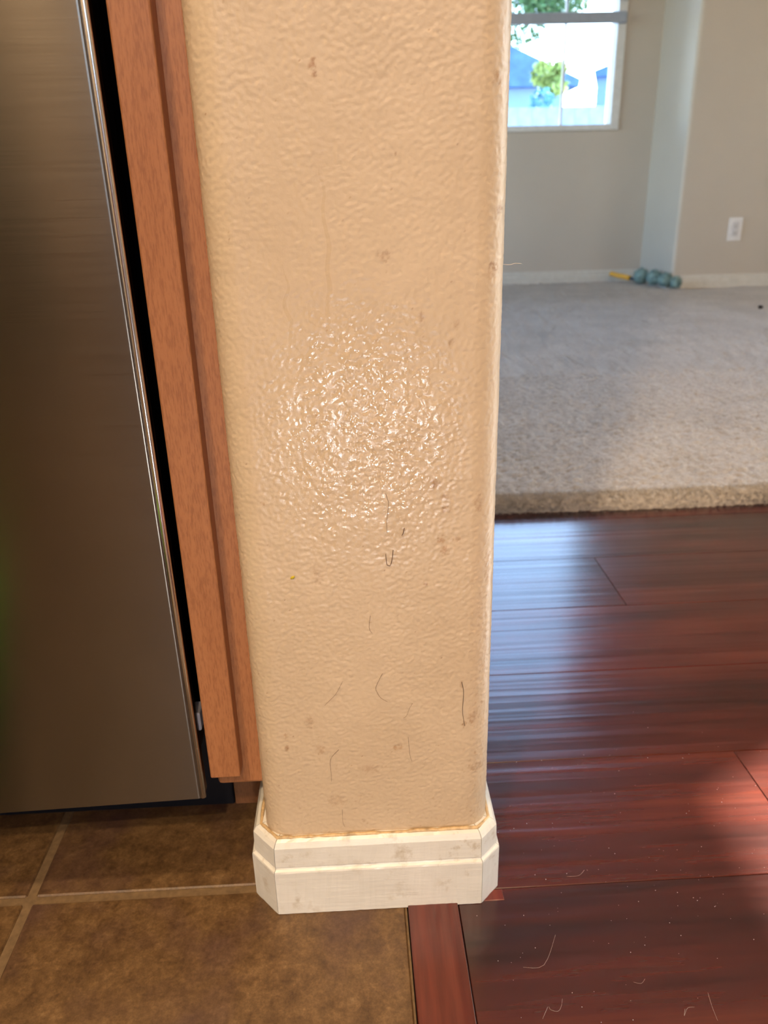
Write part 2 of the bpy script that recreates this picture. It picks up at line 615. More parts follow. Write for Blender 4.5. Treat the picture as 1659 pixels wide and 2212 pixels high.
# partition end: dense, truly displaced surface with rounded corners
def build_partition():
    st = 0.0009
    zc = 0.72
    side = 0.05
    arc = WR * PI / 2
    flat = (WX1 - WX0) - 2 * WR
    total = 2 * side + 2 * arc + flat
    ns = int(total / st)
    nz = int(zc / st)
    s = np.linspace(0, total, ns + 1)
    z = np.linspace(0, zc, nz + 1)
    X = np.zeros_like(s)
    Y = np.zeros_like(s)
    NX = np.zeros_like(s)
    NY = np.zeros_like(s)
    for i, t in enumerate(s):
        if t < side:
            X[i], Y[i], NX[i], NY[i] = WX0, WY + WR + side - t, -1, 0
        elif t < side + arc:
            a = (t - side) / WR
            NX[i], NY[i] = -math.cos(a), -math.sin(a)
            X[i], Y[i] = WX0 + WR + WR * NX[i], WY + WR + WR * NY[i]
        elif t < side + arc + flat:
            X[i], Y[i], NX[i], NY[i] = WX0 + WR + (t - side - arc), WY, 0, -1
        elif t < side + 2 * arc + flat:
            a = (t - side - arc - flat) / WR
            NX[i], NY[i] = math.sin(a), -math.cos(a)
            X[i], Y[i] = WX1 - WR + WR * NX[i], WY + WR + WR * NY[i]
        else:
            X[i], Y[i], NX[i], NY[i] = WX1, WY + WR + (t - side - 2 * arc - flat), 1, 0
    sh = (nz + 1, ns + 1)
    n1 = band(sh, st, 0.0028, 0.0080, 1)
    n2 = band(sh, st, 0.0026, 0.006, 2)
    n3 = band(sh, st, 0.02, 0.08, 3)
    Xg = np.broadcast_to(X, sh)
    Zg = np.broadcast_to(z[:, None], sh)
    # runs where spilled liquid has filled the texture a little
    fill = np.zeros(sh)
    for (cx, w, z0, z1) in ((-0.0125, 0.004, 0.30, 0.72), (-0.037, 0.005, 0.33, 0.72), (0.010, 0.003, 0.18, 0.33), (-0.002, 0.004, 0.12, 0.34)):
        c = cx + 0.0015 * n3
        fill = np.maximum(fill, np.exp(-((Xg - c) / w) ** 2) * (Zg > z0) * (Zg < z1))
    relief = 1 - 0.55 * fill
    # wet splash
    dd = ((Xg - 0.004) / 0.070) ** 2 + ((Zg - 0.380) / 0.095) ** 2
    wet = np.clip(1.25 - dd, 0, 1) * np.clip(0.75 + 0.55 * band(sh, st, 0.006, 0.02, 9), 0, 1)
    for (cx, w, z0, z1) in ((-0.0125, 0.0016, 0.44, 0.56), (-0.037, 0.0014, 0.42, 0.51)):
        c = cx + 0.0012 * n3
        wet = np.maximum(wet, np.exp(-((Xg - c) / w) ** 2) * np.clip((Zg - z0) / 0.01, 0, 1) * np.clip((z1 - Zg) / 0.06, 0, 1))
    wet = np.maximum(wet, 0.35 * np.clip((0.34 - Zg) / 0.04, 0, 1) * np.clip((Zg - 0.13) / 0.09, 0, 1) * np.clip(band(sh, st, 0.008, 0.03, 10), 0, 1) * np.broadcast_to((NY < -0.2), sh))
    # coarse knock-down: crests flattened, hollows narrow
    h = np.where(n1 > 0, np.tanh(1.1 * n1) * 0.75, np.tanh(0.9 * n1)) * 0.000155
    h = (h + (0.000028 + 0.00004 * wet) * n2) * relief + 0.00006 * n3
    V = np.stack([Xg + NX * h, np.broadcast_to(Y, sh) + NY * h, Zg], -1).reshape(-1, 3)
    idx = np.arange(V.shape[0]).reshape(sh)
    F = np.stack([idx[:-1, :-1], idx[:-1, 1:], idx[1:, 1:], idx[1:, :-1]], -1).reshape(-1, 4)
    # stains
    blots = [(-0.0145, 0.5816, 0.00204, 0.00444, 0.8), (0.0815, 0.5751, 0.00272, 0.00333, 0.4), (0.0859, 0.5104, 0.00272, 0.00222, 0.9),
             (0.0825, 0.4798, 0.00306, 0.00259, 0.7), (0.0812, 0.4761, 0.00272, 0.00296, 0.35), (0.0202, 0.4877, 0.00408, 0.00296, 0.4),
             (-0.0597, 0.3411, 0.00136, 0.00148, 0.8), (0.0491, 0.3501, 0.0034, 0.00333, 0.6), (0.0556, 0.3404, 0.00272, 0.00222, 0.5),
             (0.056, 0.3325, 0.00272, 0.00296, 0.6), (0.0537, 0.3115, 0.00272, 0.00296, 0.7), (0.0553, 0.3031, 0.00272, 0.0037, 0.6),
             (0.0628, 0.3111, 0.00272, 0.00148, 0.4), (-0.058, 0.1506, 0.0017, 0.00259, 0.8), (-0.0579, 0.1616, 0.00136, 0.00296, 0.5),
             (-0.0341, 0.1479, 0.00306, 0.00444, 0.45), (-0.0406, 0.1727, 0.00306, 0.00518, 0.4), (0.0224, 0.1466, 0.00306, 0.00296, 0.6),
             (0.0016, 0.1289, 0.0085, 0.0037, 0.3), (0.0805, 0.124, 0.00748, 0.0037, 0.4), (0.0761, 0.17, 0.0034, 0.00518, 0.45),
             (0.0705, 0.1643, 0.0017, 0.00296, 0.7), (0.068, 0.1989, 0.00136, 0.00296, 0.6), (0.0425, 0.2793, 0.00136, 0.00111, 0.8),
             (0.0409, 0.4537, 0.0017, 0.00333, 0.4), (0.0586, 0.4375, 0.0017, 0.00296, 0.4), (0.0612, 0.4486, 0.00204, 0.00296, 0.3),
             (-0.0249, 0.1002, 0.0068, 0.00518, 0.25), (-0.0051, 0.0801, 0.00136, 0.00148, 0.6), (-0.0285, 0.2891, 0.00272, 0.0074, 0.3),
             (0.0773, 0.3348, 0.00272, 0.00592, 0.4), (0.0846, 0.2883, 0.00204, 0.0148, 0.35), (0.0846, 0.2277, 0.00204, 0.0222, 0.25)]
    stain = np.zeros(sh)
    front = np.broadcast_to((NY < -0.2), sh)
    edge = 0.55 * band(sh, st, 0.0024, 0.007, 5)
    for (cx, cz, rx, rz, a) in blots:
        d = ((Xg - cx) / (rx * 0.95)) ** 2 + ((Zg - cz) / (rz * 0.95)) ** 2
        stain = np.maximum(stain, a * np.clip(1.35 - d + edge, 0, 1) * front)
    # small flecks and hand grime low on the right rounded corner
    fl = band(sh, st, 0.0028, 0.008, 6)
    rightn = np.clip((Xg - 0.060) / 0.03, 0, 1) * np.clip((0.40 - Zg) / 0.15, 0, 1)
    stain = np.maximum(stain, np.clip((fl - 1.25) * 1.2, 0, 1) * 0.55 * rightn)
    lown = np.clip((0.21 - Zg) / 0.12, 0, 1) * np.clip((band(sh, st, 0.02, 0.06, 7) + 0.3), 0, 1)
    stain = np.maximum(stain, np.clip((fl - 1.5) * 1.2, 0, 1) * 0.35 * lown)
    stain = np.maximum(stain, np.clip((band(sh, st, 0.0026, 0.006, 8) - 3.0) * 2, 0, 1) * 0.7 * front)
    o = np_mesh('wall_partition', V, F, M['wall_close'])
    me = o.data
    for nm, arr in (('stain', stain), ('wet', wet)):
        a = me.attributes.new(nm, 'FLOAT', 'POINT')
        a.data.foreach_set('value', np.ascontiguousarray(arr, dtype=np.float32).ravel())
    # the rest of the partition: plain sides and the part above the picture, same section
    def outline(n=8):
        p = [(WX0, 1.25)]
        for k in range(n + 1):
            a = PI / 2 * k / n
            p.append((WX0 + WR - WR * math.cos(a), WY + WR - WR * math.sin(a)))
        for k in range(n + 1):
            a = PI / 2 * k / n
            p.append((WX1 - WR + WR * math.sin(a), WY + WR - WR * math.cos(a)))
        p.append((WX1, 1.25))
        return p
    bm = bmesh.new()
    bm.from_mesh(me)
    for pts, z0, z1 in ((outline(), zc - 0.0005, H), ([(WX0, 1.25), (WX0, WY + WR + side - 0.0005), (WX1, WY + WR + side - 0.0005), (WX1, 1.25)], 0, zc)):
        A = [bm.verts.new((x, y, z0)) for x, y in pts]
        B = [bm.verts.new((x, y, z1)) for x, y in pts]
        n = len(pts)
        for i in range(n):
            bm.faces.new((A[i], A[(i + 1) % n], B[(i + 1) % n], B[i]))
        bm.faces.new(A[::-1])
        bm.faces.new(B)
    bm.to_mesh(me)
    bm.free()
    me.update()
    struct(o, 'tan textured end of the partition wall with rounded corners, wet splash and stains', 'wall')
    return o


partition = build_partition()


# white baseboard wrapped around the partition end, mitred corner pieces
def build_baseboard():
    root = empty('baseboard_partition', (0, 0, 0))
    struct(root, 'chipped white baseboard wrapped around the foot of the partition', 'baseboard')
    outer = [(-0.0935, 1.12), (-0.0935, 0.4690), (-0.0745, 0.4475), (0.0852, 0.4475), (0.1008, 0.4635), (0.1008, 1.24)]
    T = 0.0135
    prof = [(0.0, 0.0004), (0.0, 0.0420), (0.0004, 0.0433), (0.0019, 0.0442), (0.0024, 0.0452), (0.0020, 0.0468), (0.0026, 0.0640), (0.0050, 0.0678), (0.0076, 0.0692), (T + 0.001, 0.0692), (T + 0.001, 0.0004)]

    def offset(i, s):
        n = len(outer)
        def nrm(a, b):
            dx, dy = outer[b][0] - outer[a][0], outer[b][1] - outer[a][1]
            l = math.hypot(dx, dy)
            return (-dy / l, dx / l)          # the wall lies on this side
        if i == 0:
            q = nrm(0, 1)
            return outer[0][0] + q[0] * s, outer[0][1] + q[1] * s
        if i == n - 1:
            q = nrm(n - 2, n - 1)
            return outer[i][0] + q[0] * s, outer[i][1] + q[1] * s
        a, b = nrm(i - 1, i), nrm(i, i + 1)
        mx, my = a[0] + b[0], a[1] + b[1]
        k = s / ((mx * a[0] + my * a[1]))
        return outer[i][0] + mx * k, outer[i][1] + my * k

    rng = random.Random(4)
    for i, nm in enumerate(('side_board', 'corner_piece', 'front_board', 'corner_piece', 'side_board')):
        g = 0.00025
        a, b = outer[i], outer[i + 1]
        l = math.hypot(b[0] - a[0], b[1] - a[1])
        tx, ty = (b[0] - a[0]) / l, (b[1] - a[1]) / l
        nseg = 40 if nm == 'front_board' else 6
        bm = bmesh.new()
        rows = []
        for k in range(nseg + 1):
            t = k / nseg
            ring = []
            for (s, z) in prof:
                p, q = offset(i, s), offset(i + 1, s)
                x = p[0] + (q[0] - p[0]) * t
                y = p[1] + (q[1] - p[1]) * t
                gg = g if k == 0 else (-g if k == nseg else 0)
                j = rng.uniform(-1, 1) * 0.00012
                ring.append(bm.verts.new((x + tx * gg - ty * j, y + ty * gg + tx * j, z + rng.uniform(-1, 1) * 0.0001)))
            rows.append(ring)
        m = len(prof)
        for k in range(nseg):
            for j in range(m):
                j2 = (j + 1) % m
                bm.faces.new((rows[k][j], rows[k + 1][j], rows[k + 1][j2], rows[k][j2]))
        bm.faces.new(rows[0][::-1])
        bm.faces.new(rows[-1])
        bm_obj(nm, bm, M['white_worn'], root)
    # yellowed caulk where the board meets the wall
    bead = [(-0.0845, 1.1)]
    for i in range(0, 6):
        bead.append((*offset(i, 0.0088),))
    pts = []
    for i in range(len(bead) - 1):
        (x0, y0), (x1, y1) = bead[i], bead[i + 1]
        n = max(2, int(math.hypot(x1 - x0, y1 - y0) / 0.006))
        for k in range(n):
            t = k / n
            pts.append((x0 + (x1 - x0) * t, y0 + (y1 - y0) * t, 0.0690 + rng.uniform(-0.0007, 0.0008)))
    c = tube('caulk_bead', pts, 0.0015, M['caulk'], root, 6, 1.0, 1)
    c['label'] = 'yellowed bead of caulk'


build_baseboard()


def base_profile(nm, x0, x1, y0, y1, facing, label):
    """straight far baseboards; facing = side the moulded face looks to"""
    t, h = 0.013, 0.075
    if facing == '-y':
        pts = [(y1, 0), (y1 - t, 0), (y1 - t, h * 0.62), (y1 - t + 0.003, h * 0.66), (y1 - t + 0.003, h * 0.92), (y1 - 0.006, h), (y1, h)]
        o = prism(nm, pts, 'x', x0, x1, M['white'])
    else:
        pts = [(x1, 0), (x1 - t, 0), (x1 - t, h * 0.62), (x1 - t + 0.003, h * 0.66), (x1 - t + 0.003, h * 0.92), (x1 - 0.006, h), (x1, h)]
        o = prism(nm, pts, 'y', y0, y1, M['white'])
    struct(o, label, 'baseboard')
    return o


bbk = base_profile('baseboard_back', XL, 1.655, 0, YB, '-y', 'white baseboard under the window wall')
base_profile('baseboard_right', 1.700, XR, 0, 4.165, '-y', 'white baseboard under the outlet wall')
base_profile('baseboard_corner', 0, 1.686, 4.185, YB - 0.014, '-x', 'short white baseboard on the return behind the duster')
for nm in ('baseboard_back', 'baseboard_right', 'baseboard_corner'):
    bpy.data.objects[nm].location.z = 0.012

# ------------------------------------------------------------------ floors
TP, GX, GY = 0.3051, -0.2763, 0.4745
tile_floor = box('floor', (XL, 0.0262, YF, 1.13, -0.05, -0.0016), M['grout'])
struct(tile_floor, 'brown tiled kitchen floor with sanded grout joints', 'floor')
hs = (TP - 0.0075) / 2
bm = bmesh.new()
add_box(bm, -hs, hs, -hs, hs, -0.008, 0.0, 0.0012)
for f in list(bm.faces):
    if f.normal.z < -0.9:
        bm.faces.remove(f)
bmesh.ops.recalc_face_normals(bm, faces=bm.faces)
tile_me = bpy.data.meshes.new('tile')
bm.to_mesh(tile_me)
bm.free()
tile_me.materials.append(M['tile'])
for i in range(8):
    for j in range(-9, 2):
        o = bpy.data.objects.new('tile', tile_me)
        COL.objects.link(o)
        o.parent = tile_floor
        o.location = (GX + TP / 2 - i * TP - 0.0003, GY + TP / 2 + j * TP, 0.0)

wood_floor = box('floor_wood', (0.0262, XR, YF, 1.29, -0.05, -0.009), M['sub'])
struct(wood_floor, 'dark red glossy plank floor running past the partition', 'floor')


def plank(x0, x1, y0, y1, mat, nm='plank', z=0.0, parent=wood_floor):
    b = 0.0005
    g = 0.00025
    x0, x1, y0, y1 = x0 + g, x1 - g, y0 + g, y1 - g
    vs, fs = [], []
    for zz, d in ((-0.0095, 0), (z - b, 0), (z, b)):
        vs += [(x0 + d, y0 + d, zz), (x1 - d, y0 + d, zz), (x1 - d, y1 - d, zz), (x0 + d, y1 - d, zz)]
    for r in (0, 4):
        for k in range(4):
            k2 = (k + 1) % 4
            fs.append((r + k, r + k2, r + 4 + k2, r + 4 + k))
    fs.append((8, 9, 10, 11))
    return mesh_obj(nm, vs, fs, mat, parent)


rng = random.Random(11)
PW = 0.1483
known = {0: 0.363, 3: 0.356}
for r in range(-21, 6):
    y0 = 0.4607 + r * PW
    y1 = min(y0 + PW, 1.285)
    if y0 < YF + 0.02 or y0 > 1.27:
        continue
    x = 0.0668 if y1 <= 0.47 else 0.05
    cut = known.get(r, None)
    if cut is None:
        cut = rng.uniform(0.75, 1.25)
    while x < XR - 0.01:
        x1 = min(cut, XR)
        plank(x, x1, y0, y1, M['plank'])
        x = x1
        cut = x + 1.22
# edge strip beside the tiles, running from the baseboard towards the viewer, slightly proud
strip = plank(0.0268, 0.0664, -1.2, 0.4485, M['strip'], 'edge_strip', 0.0022)
strip['label'] = 'orange brown strip along the tile edge'
plank(0.0268, 0.0664, YF + 0.01, -1.2, M['strip'], 'edge_strip', 0.0022)
plank(0.0870, 0.1040, 0.4492, 0.4602, M['strip'], 'filler_piece', 0.0006)


struct(box('floor_carpeted', (XL, XR, 1.30, YB, -0.06, -0.012), M['sub']), 'subfloor under the carpet', 'floor')
# carpet: one pile surface, rolled front edge, real tufts where the pile can be seen
def build_carpet():
    rngn = np.random.default_rng(21)
    edge = 1.238
    hgt = 0.0235

    def prof(d):
        return hgt * np.sqrt(np.clip(1 - np.clip(1 - d / 0.03, 0, 1) ** 2.4, 0, 1))
    xs = np.concatenate([np.arange(XL, 0.1, 0.15), np.arange(0.2, 1.5, 0.005), np.arange(1.5, 1.9, 0.01), np.arange(1.9, XR, 0.1), [XR]])
    ys = np.concatenate([edge + np.array([0.0, 0.0004, 0.0012, 0.0025, 0.004, 0.0065, 0.0095, 0.013, 0.018, 0.024]),
                         np.arange(edge + 0.03, 2.2, 0.005), np.arange(2.2, YB - 0.001, 0.04), [YB]])
    Xg, Yg = np.meshgrid(xs, ys)
    st = 0.0075
    def smoothn(seed, n, sc):
        r = np.random.default_rng(seed)
        out = np.zeros_like(Xg)
        for k in range(n):
            a = r.uniform(0, 2 * PI)
            f = r.uniform(0.6, 1.6) * 2 * PI / sc
            out += np.sin(f * (Xg * math.cos(a) + Yg * math.sin(a)) + r.uniform(0, 6.3))
        return out / math.sqrt(n)
    Z = prof(Yg - edge) + 0.0014 * smoothn(1, 16, 0.034) * np.clip((Yg - edge) / 0.02, 0, 1) + 0.0015 * rngn.standard_normal(Xg.shape) * np.clip((Yg - edge) / 0.01, 0, 1)
    Z = np.maximum(Z, 0.0003)
    Yw = Yg + 0.004 * np.sin(Xg * 9) * np.exp(-(Yg - edge) / 0.05) + 0.0012 * rngn.standard_normal(Xg.shape) * (Yg - edge < 0.05)
    V = np.stack([Xg, Yw, Z], -1).reshape(-1, 3)
    idx = np.arange(V.shape[0]).reshape(Xg.shape)
    F = np.stack([idx[:-1, :-1], idx[:-1, 1:], idx[1:, 1:], idx[1:, :-1]], -1).reshape(-1, 4)
    cx = V[F].mean(1)
    F = F[~((cx[:, 0] > 1.66) & (cx[:, 1] > 4.16))]
    o = np_mesh('carpet', V, F, M['carpet'])
    tag(o, 'beige cut pile carpet ending in a rolled edge on the red planks', 'carpet', None, 'stuff')
    # tufts
    n = 12000
    tx = rngn.uniform(0.15, 1.5, n)
    ty = edge + 0.030 * rngn.uniform(0, 1, n) ** 1.3
    keep = tx < 1.1
    tx, ty = tx[keep], ty[keep]
    n = len(tx)
    d = ty - edge
    tz = prof(d) - 0.002
    lean = np.clip(1 - d / 0.03, 0, 1)
    ln = 0.0065 + 0.004 * rngn.uniform(0, 1, n)
    ang = rngn.uniform(0, 2 * PI, n)
    tilt = rngn.normal(0, 0.45, (n, 2))
    tip = np.stack([tx + ln * tilt[:, 0] * 0.7, ty + ln * tilt[:, 1] * 0.7 - ln * lean * 0.8, tz + ln * (1 - 0.6 * lean)], -1)
    tip[:, 2] = np.maximum(tip[:, 2], 0.001)
    w = 0.0016
    a = np.stack([tx + w * np.cos(ang), ty + w * np.sin(ang), tz], -1)
    b = np.stack([tx + w * np.cos(ang + 2.1), ty + w * np.sin(ang + 2.1), tz], -1)
    c = np.stack([tx + w * np.cos(ang + 4.2), ty + w * np.sin(ang + 4.2), tz], -1)
    V = np.stack([a, b, c, tip], 1).reshape(-1, 3)
    k = np.arange(n) * 4
    F = np.concatenate([np.stack([k, k + 1, k + 3], -1), np.stack([k + 1, k + 2, k + 3], -1), np.stack([k + 2, k, k + 3], -1)])
    t = np_mesh('pile', V, F, M['carpet'], o)
    t['kind'] = 'stuff'


build_carpet()
CZ = 0.0235


# ------------------------------------------------------------------ windows
def window(nm, axis, a0, a1, z0, z1, face, sign, muntins, label, frame=0.045, rail=None):
    """frame around an opening in a wall; axis along which it runs; face = wall face coordinate, sign = into the room"""
    root = empty(nm, (0, 0, 0))
    struct(root, label, 'window')
    def B(p0, p1, q0, q1, r0, r1):
        lo, hi = min(q0, q1), max(q0, q1)
        return (p0, p1, lo, hi, r0, r1) if axis == 'x' else (lo, hi, p0, p1, r0, r1)
    f0, f1 = face + sign * 0.012, face - sign * 0.10
    fr = frame
    boxes('window_frame', [B(a0, a0 + fr, f0, f1, z0, z1), B(a1 - fr, a1, f0, f1, z0, z1),
                           B(a0 + fr, a1 - fr, f0, f1, z0, z0 + fr * 0.62), B(a0 + fr, a1 - fr, f0, f1, z1 - fr, z1)], M['vinyl'], root, 0.002)
    g0, g1 = face - sign * 0.05, face - sign * 0.066
    for mu in muntins:
        box('muntin', B(mu - 0.006, mu + 0.006, g0, g1, z0 + fr * 0.6, z1 - fr), M['vinyl'], root)
    if rail:
        box('meeting_rail', B(a0 + fr, a1 - fr, g0, g1, rail - 0.02, rail + 0.02), M['vinyl'], root)
    box('glass_pane', B(a0 + fr, a1 - fr, face - sign * 0.0565, face - sign * 0.0595, z0 + fr * 0.6, z1 - fr), M['glass'], root)
    return root


window('window_1', 'x', 0.450, 1.468, 0.8067, 2.95, YB, -1, (0.544, 0.858, 1.172), 'white framed window on the tan wall of the carpeted room', 0.045, 2.14)
window('window_2', 'y', 2.04, 3.96, 0.39, 2.11, XL, 1, (2.68, 3.32), 'tall window in the side wall of the carpeted room')
window('window_3', 'x', -0.36, 0.76, 1.09, 2.11, YF, 1, (0.20,), 'kitchen window added in the unseen wall behind the viewer')  # unseen window, put in as a daylight source for wall sparkles
window('door_1', 'y', 1.21, 2.19, 0.002, 2.12, XR, -1, (), 'glass door in the right hand wall, letting sun on the planks', 0.06)

# pale blind hung in front of the far window, bottom rail and slats
bl = empty('window_blind', (0.96, 4.545, 2.12))
tag(bl, 'pale horizontal slat blind half covering the far window', 'blind')
def local_box(nm, b, mat, par, bev=0.0, rot=0.0):
    o = box(nm, b, mat, par, bev, 2)
    return o
W2 = 0.50
local_box('head_rail', (-W2, W2, -0.02, 0.02, -0.02, 0.03), M['blind'], bl, 0.003)
local_box('bottom_rail', (-W2, W2, -0.012, 0.012, 1.294 - 2.12, 1.344 - 2.12), M['blind'], bl, 0.004)
slat_me = None
zs = 1.412 - 2.12
while zs < -0.04:
    if slat_me is None:
        vs, fs = [], []
        for k in range(7):
            t = (k / 6 - 0.5)
            y = t * 0.048
            z = 0.003 * (1 - 4 * t * t) + t * 0.020
            for x in (-W2, W2):
                vs += [(x, y, z + 0.0013), (x, y, z - 0.0013)]
        for k in range(6):
            a, b = k * 4, k * 4 + 4
            fs += [(a, a + 2, b + 2, b), (a + 1, b + 1, b + 3, a + 3)]
            fs += [(a, b, b + 1, a + 1), (a + 2, a + 3, b + 3, b + 2)]
        fs += [(0, 1, 3, 2), (24, 26, 27, 25)]
        s0 = mesh_obj('slat', vs, fs, M['blind'], bl, True, (0, 0, zs))
        slat_me = s0.data
    else:
        s1 = bpy.data.objects.new('slat', slat_me)
        COL.objects.link(s1)
        s1.parent = bl
        s1.location = (0, 0, zs)
    zs += 0.058
for x in (-0.36, 0.36):
    tube('ladder_cord', [(x, -0.002, -0.02), (x, -0.002, 1.344 - 2.12)], 0.0009, M['blind'], bl, 5, 1, 1)

# ------------------------------------------------------------------ dishwasher
dw = empty('dishwasher', (-0.425, 0.78, 0.0))
tag(dw, 'brushed stainless steel dishwasher beside the wooden filler, its door nearly on the tiles', 'dishwasher')
def Wd(pts):
    return [(x + 0.425, y - 0.78, z) for x, y, z in pts]
def rx(z):
    return -0.1246 - (z - 0.10) * 0.0069
def dz(x):
    return 0.1005 + (x + 0.1246) * 0.028
zt = 0.86
xl = -0.722
# door: front sheet with a rolled right-hand edge
def build_door():
    re_ = 0.0045
    nzs = 24
    vs, fs = [], []
    prof = []
    for k in range(6):
        a = PI / 2 * k / 5
        prof.append((-re_ + re_ * math.sin(a), re_ - re_ * math.cos(a)))
    prof.append((0.0, 0.013))
    prof = [(xl - rx(0), 0.0)] + [(-0.30, 0.0), (-0.08, 0.0)] + prof
    m = len(prof)
    for i in range(nzs + 1):
        for j, (px, py) in enumerate(prof):
            t = i / nzs
            x0 = -0.1246 + px if j > 0 else xl
            zb = dz(x0)
            z = zb + (zt - zb) * t
            x = rx(z) + px if j > 0 else xl
            vs.append((x, 0.468 + py, z))
    for i in range(nzs):
        for j in range(m - 1):
            a = i * m + j
            fs.append((a, a + 1, a + m + 1, a + m))
    # back sheet so the door has depth
    base = len(vs)
    for (x, z) in ((xl, dz(xl)), (rx(0.1), dz(rx(0.1))), (rx(zt), zt), (xl, zt)):
        vs.append((x, 0.481, z))
    fs += [(base, base + 3, base + 2, base + 1)]
    # bottom closing
    fs.append(tuple([base, base + 1] + [j for j in range(m - 1, -1, -1)]))
    o = mesh_obj('door_panel', Wd(vs), fs, M['steel'], dw, True)
    bm = bmesh.new()
    bm.from_mesh(o.data)
    bmesh.ops.recalc_face_normals(bm, faces=bm.faces)
    for e in bm.edges:
        if len(e.link_faces) == 2 and e.calc_face_angle(0) > 0.7:
            e.smooth = False
    bm.to_mesh(o.data)
    bm.free()
build_door()
tr = tube('edge_trim', Wd([(rx(z) - 0.0006, 0.4693, z) for z in (0.101, 0.35, 0.6, 0.858)]), 0.0021, M['steel_edge'], dw, 12, 1, 1)
tr['label'] = 'bright rolled edge of the door'
def Bd(b):
    return (b[0] + 0.425, b[1] + 0.425, b[2] - 0.78, b[3] - 0.78, b[4], b[5])
box('door_liner', Bd((-0.716, -0.1305, 0.481, 0.505, 0.108, 0.855)), M['black'], dw, 0.002)
box('tub', Bd((-0.716, -0.1325, 0.507, 1.09, 0.112, 0.86)), M['black'], dw, 0.003)
tk = box('toe_kick', Bd((-0.722, -0.1245, 0.570, 0.585, 0.0005, 0.125)), M['black'], dw, 0.001)
tk['label'] = 'black toe kick under the door'
ck = box('mounting_clip', Bd((-0.1300, -0.1235, 0.484, 0.500, 0.150, 0.166)), M['clip'], dw, 0.001)
ck['label'] = 'small grey clip in the gap'

# ------------------------------------------------------------------ cherry filler cabinet
cb = empty('base_cabinet', (-0.100, 0.78, 0.0))
tag(cb, 'narrow cherry-stained wood cabinet filler between dishwasher and tan partition', 'cabinet')
def Bc(b):
    return (b[0] + 0.100, b[1] + 0.100, b[2] - 0.78, b[3] - 0.78, b[4], b[5])
box('door_stile', Bc((-0.1195, -0.0968, 0.475, 0.4905, 0.1127, 0.86)), M['cherry'], cb, 0.0012, 2)
box('face_frame', Bc((-0.1180, WX0 + 0.0008, 0.4895, 0.5085, 0.0935, 0.87)), M['cherry'], cb, 0.0035, 3)
box('carcass', Bc((-0.1175, WX0 - 0.0004, 0.509, 1.10, 0.105, 0.87)), M['cherry_shaded'], cb, 0.001)
box('toe_board', Bc((-0.1235, WX0 - 0.0006, 0.570, 0.586, 0.0004, 0.106)), M['cherry_shaded'], cb, 0.0006)

# ------------------------------------------------------------------ outlet on the far wall
ol = empty('wall_outlet', (1.990, 4.165, 0.308))
tag(ol, 'white electrical outlet on the tan wall right of the window', 'outlet')
box('cover_plate', (-0.036, 0.036, -0.006, 0.0, -0.057, 0.057), M['outlet'], ol, 0.0035, 3)
face = box('receptacle', (-0.0165, 0.0165, -0.0085, -0.005, -0.0335, 0.0335), M['outlet_face'], ol, 0.002, 2)
for s in (-1, 1):
    for x in (-0.006, 0.006):
        box('slot', (x - 0.001, x + 0.001, -0.0089, -0.008, s * 0.016 - 0.004, s * 0.016 + 0.004), M['slot'], face)
    box('ground_hole', (-0.002, 0.002, -0.0089, -0.008, s * 0.016 - 0.0105, s * 0.016 - 0.0065), M['slot'], face, 0.0003)
for s in (-1, 1):
    sc = lathe('screw', [(0.0, 0.0012), (0.0022, 0.001), (0.003, 0.0), (0.003, -0.001)], M['outlet'], ol, 12, (0, -0.006, s * 0.046))
    sc.rotation_euler = (PI / 2, 0, 0)

# ------------------------------------------------------------------ duster on the carpet
du = empty('duster', (1.60, 4.30, CZ + 0.006))
tag(du, 'fluffy teal duster with a yellow handle lying on carpet at the wall corner', 'duster')
def Ld(p):
    return Vector(p) - Vector((1.60, 4.30, CZ))
hd = tube('handle', [Ld(p) for p in ((1.466, 4.490, 0.068), (1.49, 4.47, 0.062), (1.528, 4.430, 0.054), (1.552, 4.405, 0.048))], 0.012, M['yellow'], du, 12, 1.1, 3)
hd['label'] = 'yellow handle'
tube('neck', [Ld(p) for p in ((1.552, 4.405, 0.048), (1.570, 4.382, 0.044), (1.592, 4.355, 0.044))], 0.009, M['grey_plastic'], du, 10, 0.8, 2)
def fluffy(nm, lobes, seed, mat, par, count):
    r = np.random.default_rng(seed)
    V, F = [], []
    bmx = bmesh.new()
    for (c, rad) in lobes:
        mt = Matrix.Translation(Ld(c)) @ Matrix.Diagonal((rad[0], rad[1], rad[2], 1))
        bmesh.ops.create_icosphere(bmx, subdivisions=3, radius=0.86, matrix=mt)
    bmx.verts.ensure_lookup_table()
    for v in bmx.verts:
        v.co += Vector(r.normal(0, 0.0018, 3))
        v.co.z = max(v.co.z, 0.001)
    for (c, rad) in lobes:
        c = Ld(c)
        for k in range(count):
            d = Vector(r.normal(0, 1, 3)).normalized()
            p = Vector((c.x + d.x * rad[0] * 0.82, c.y + d.y * rad[1] * 0.82, c.z + d.z * rad[2] * 0.82))
            e = p + Vector((d.x * rad[0], d.y * rad[1], d.z * rad[2])) * r.uniform(0.12, 0.38) + Vector(r.normal(0, 0.004, 3))
            p.z, e.z = max(p.z, 0.001), max(e.z, 0.001)
            u = d.orthogonal().normalized() * 0.0016
            w = d.cross(u)
            vs = [bmx.verts.new(q) for q in (p + u, p - u * 0.5 + w, p - u * 0.5 - w, e)]
            bmx.faces.new((vs[0], vs[1], vs[3]))
            bmx.faces.new((vs[1], vs[2], vs[3]))
            bmx.faces.new((vs[2], vs[0], vs[3]))
    me = bpy.data.meshes.new(nm)
    bmx.to_mesh(me)
    bmx.free()
    me.shade_smooth()
    return link(nm, me, mat, par)
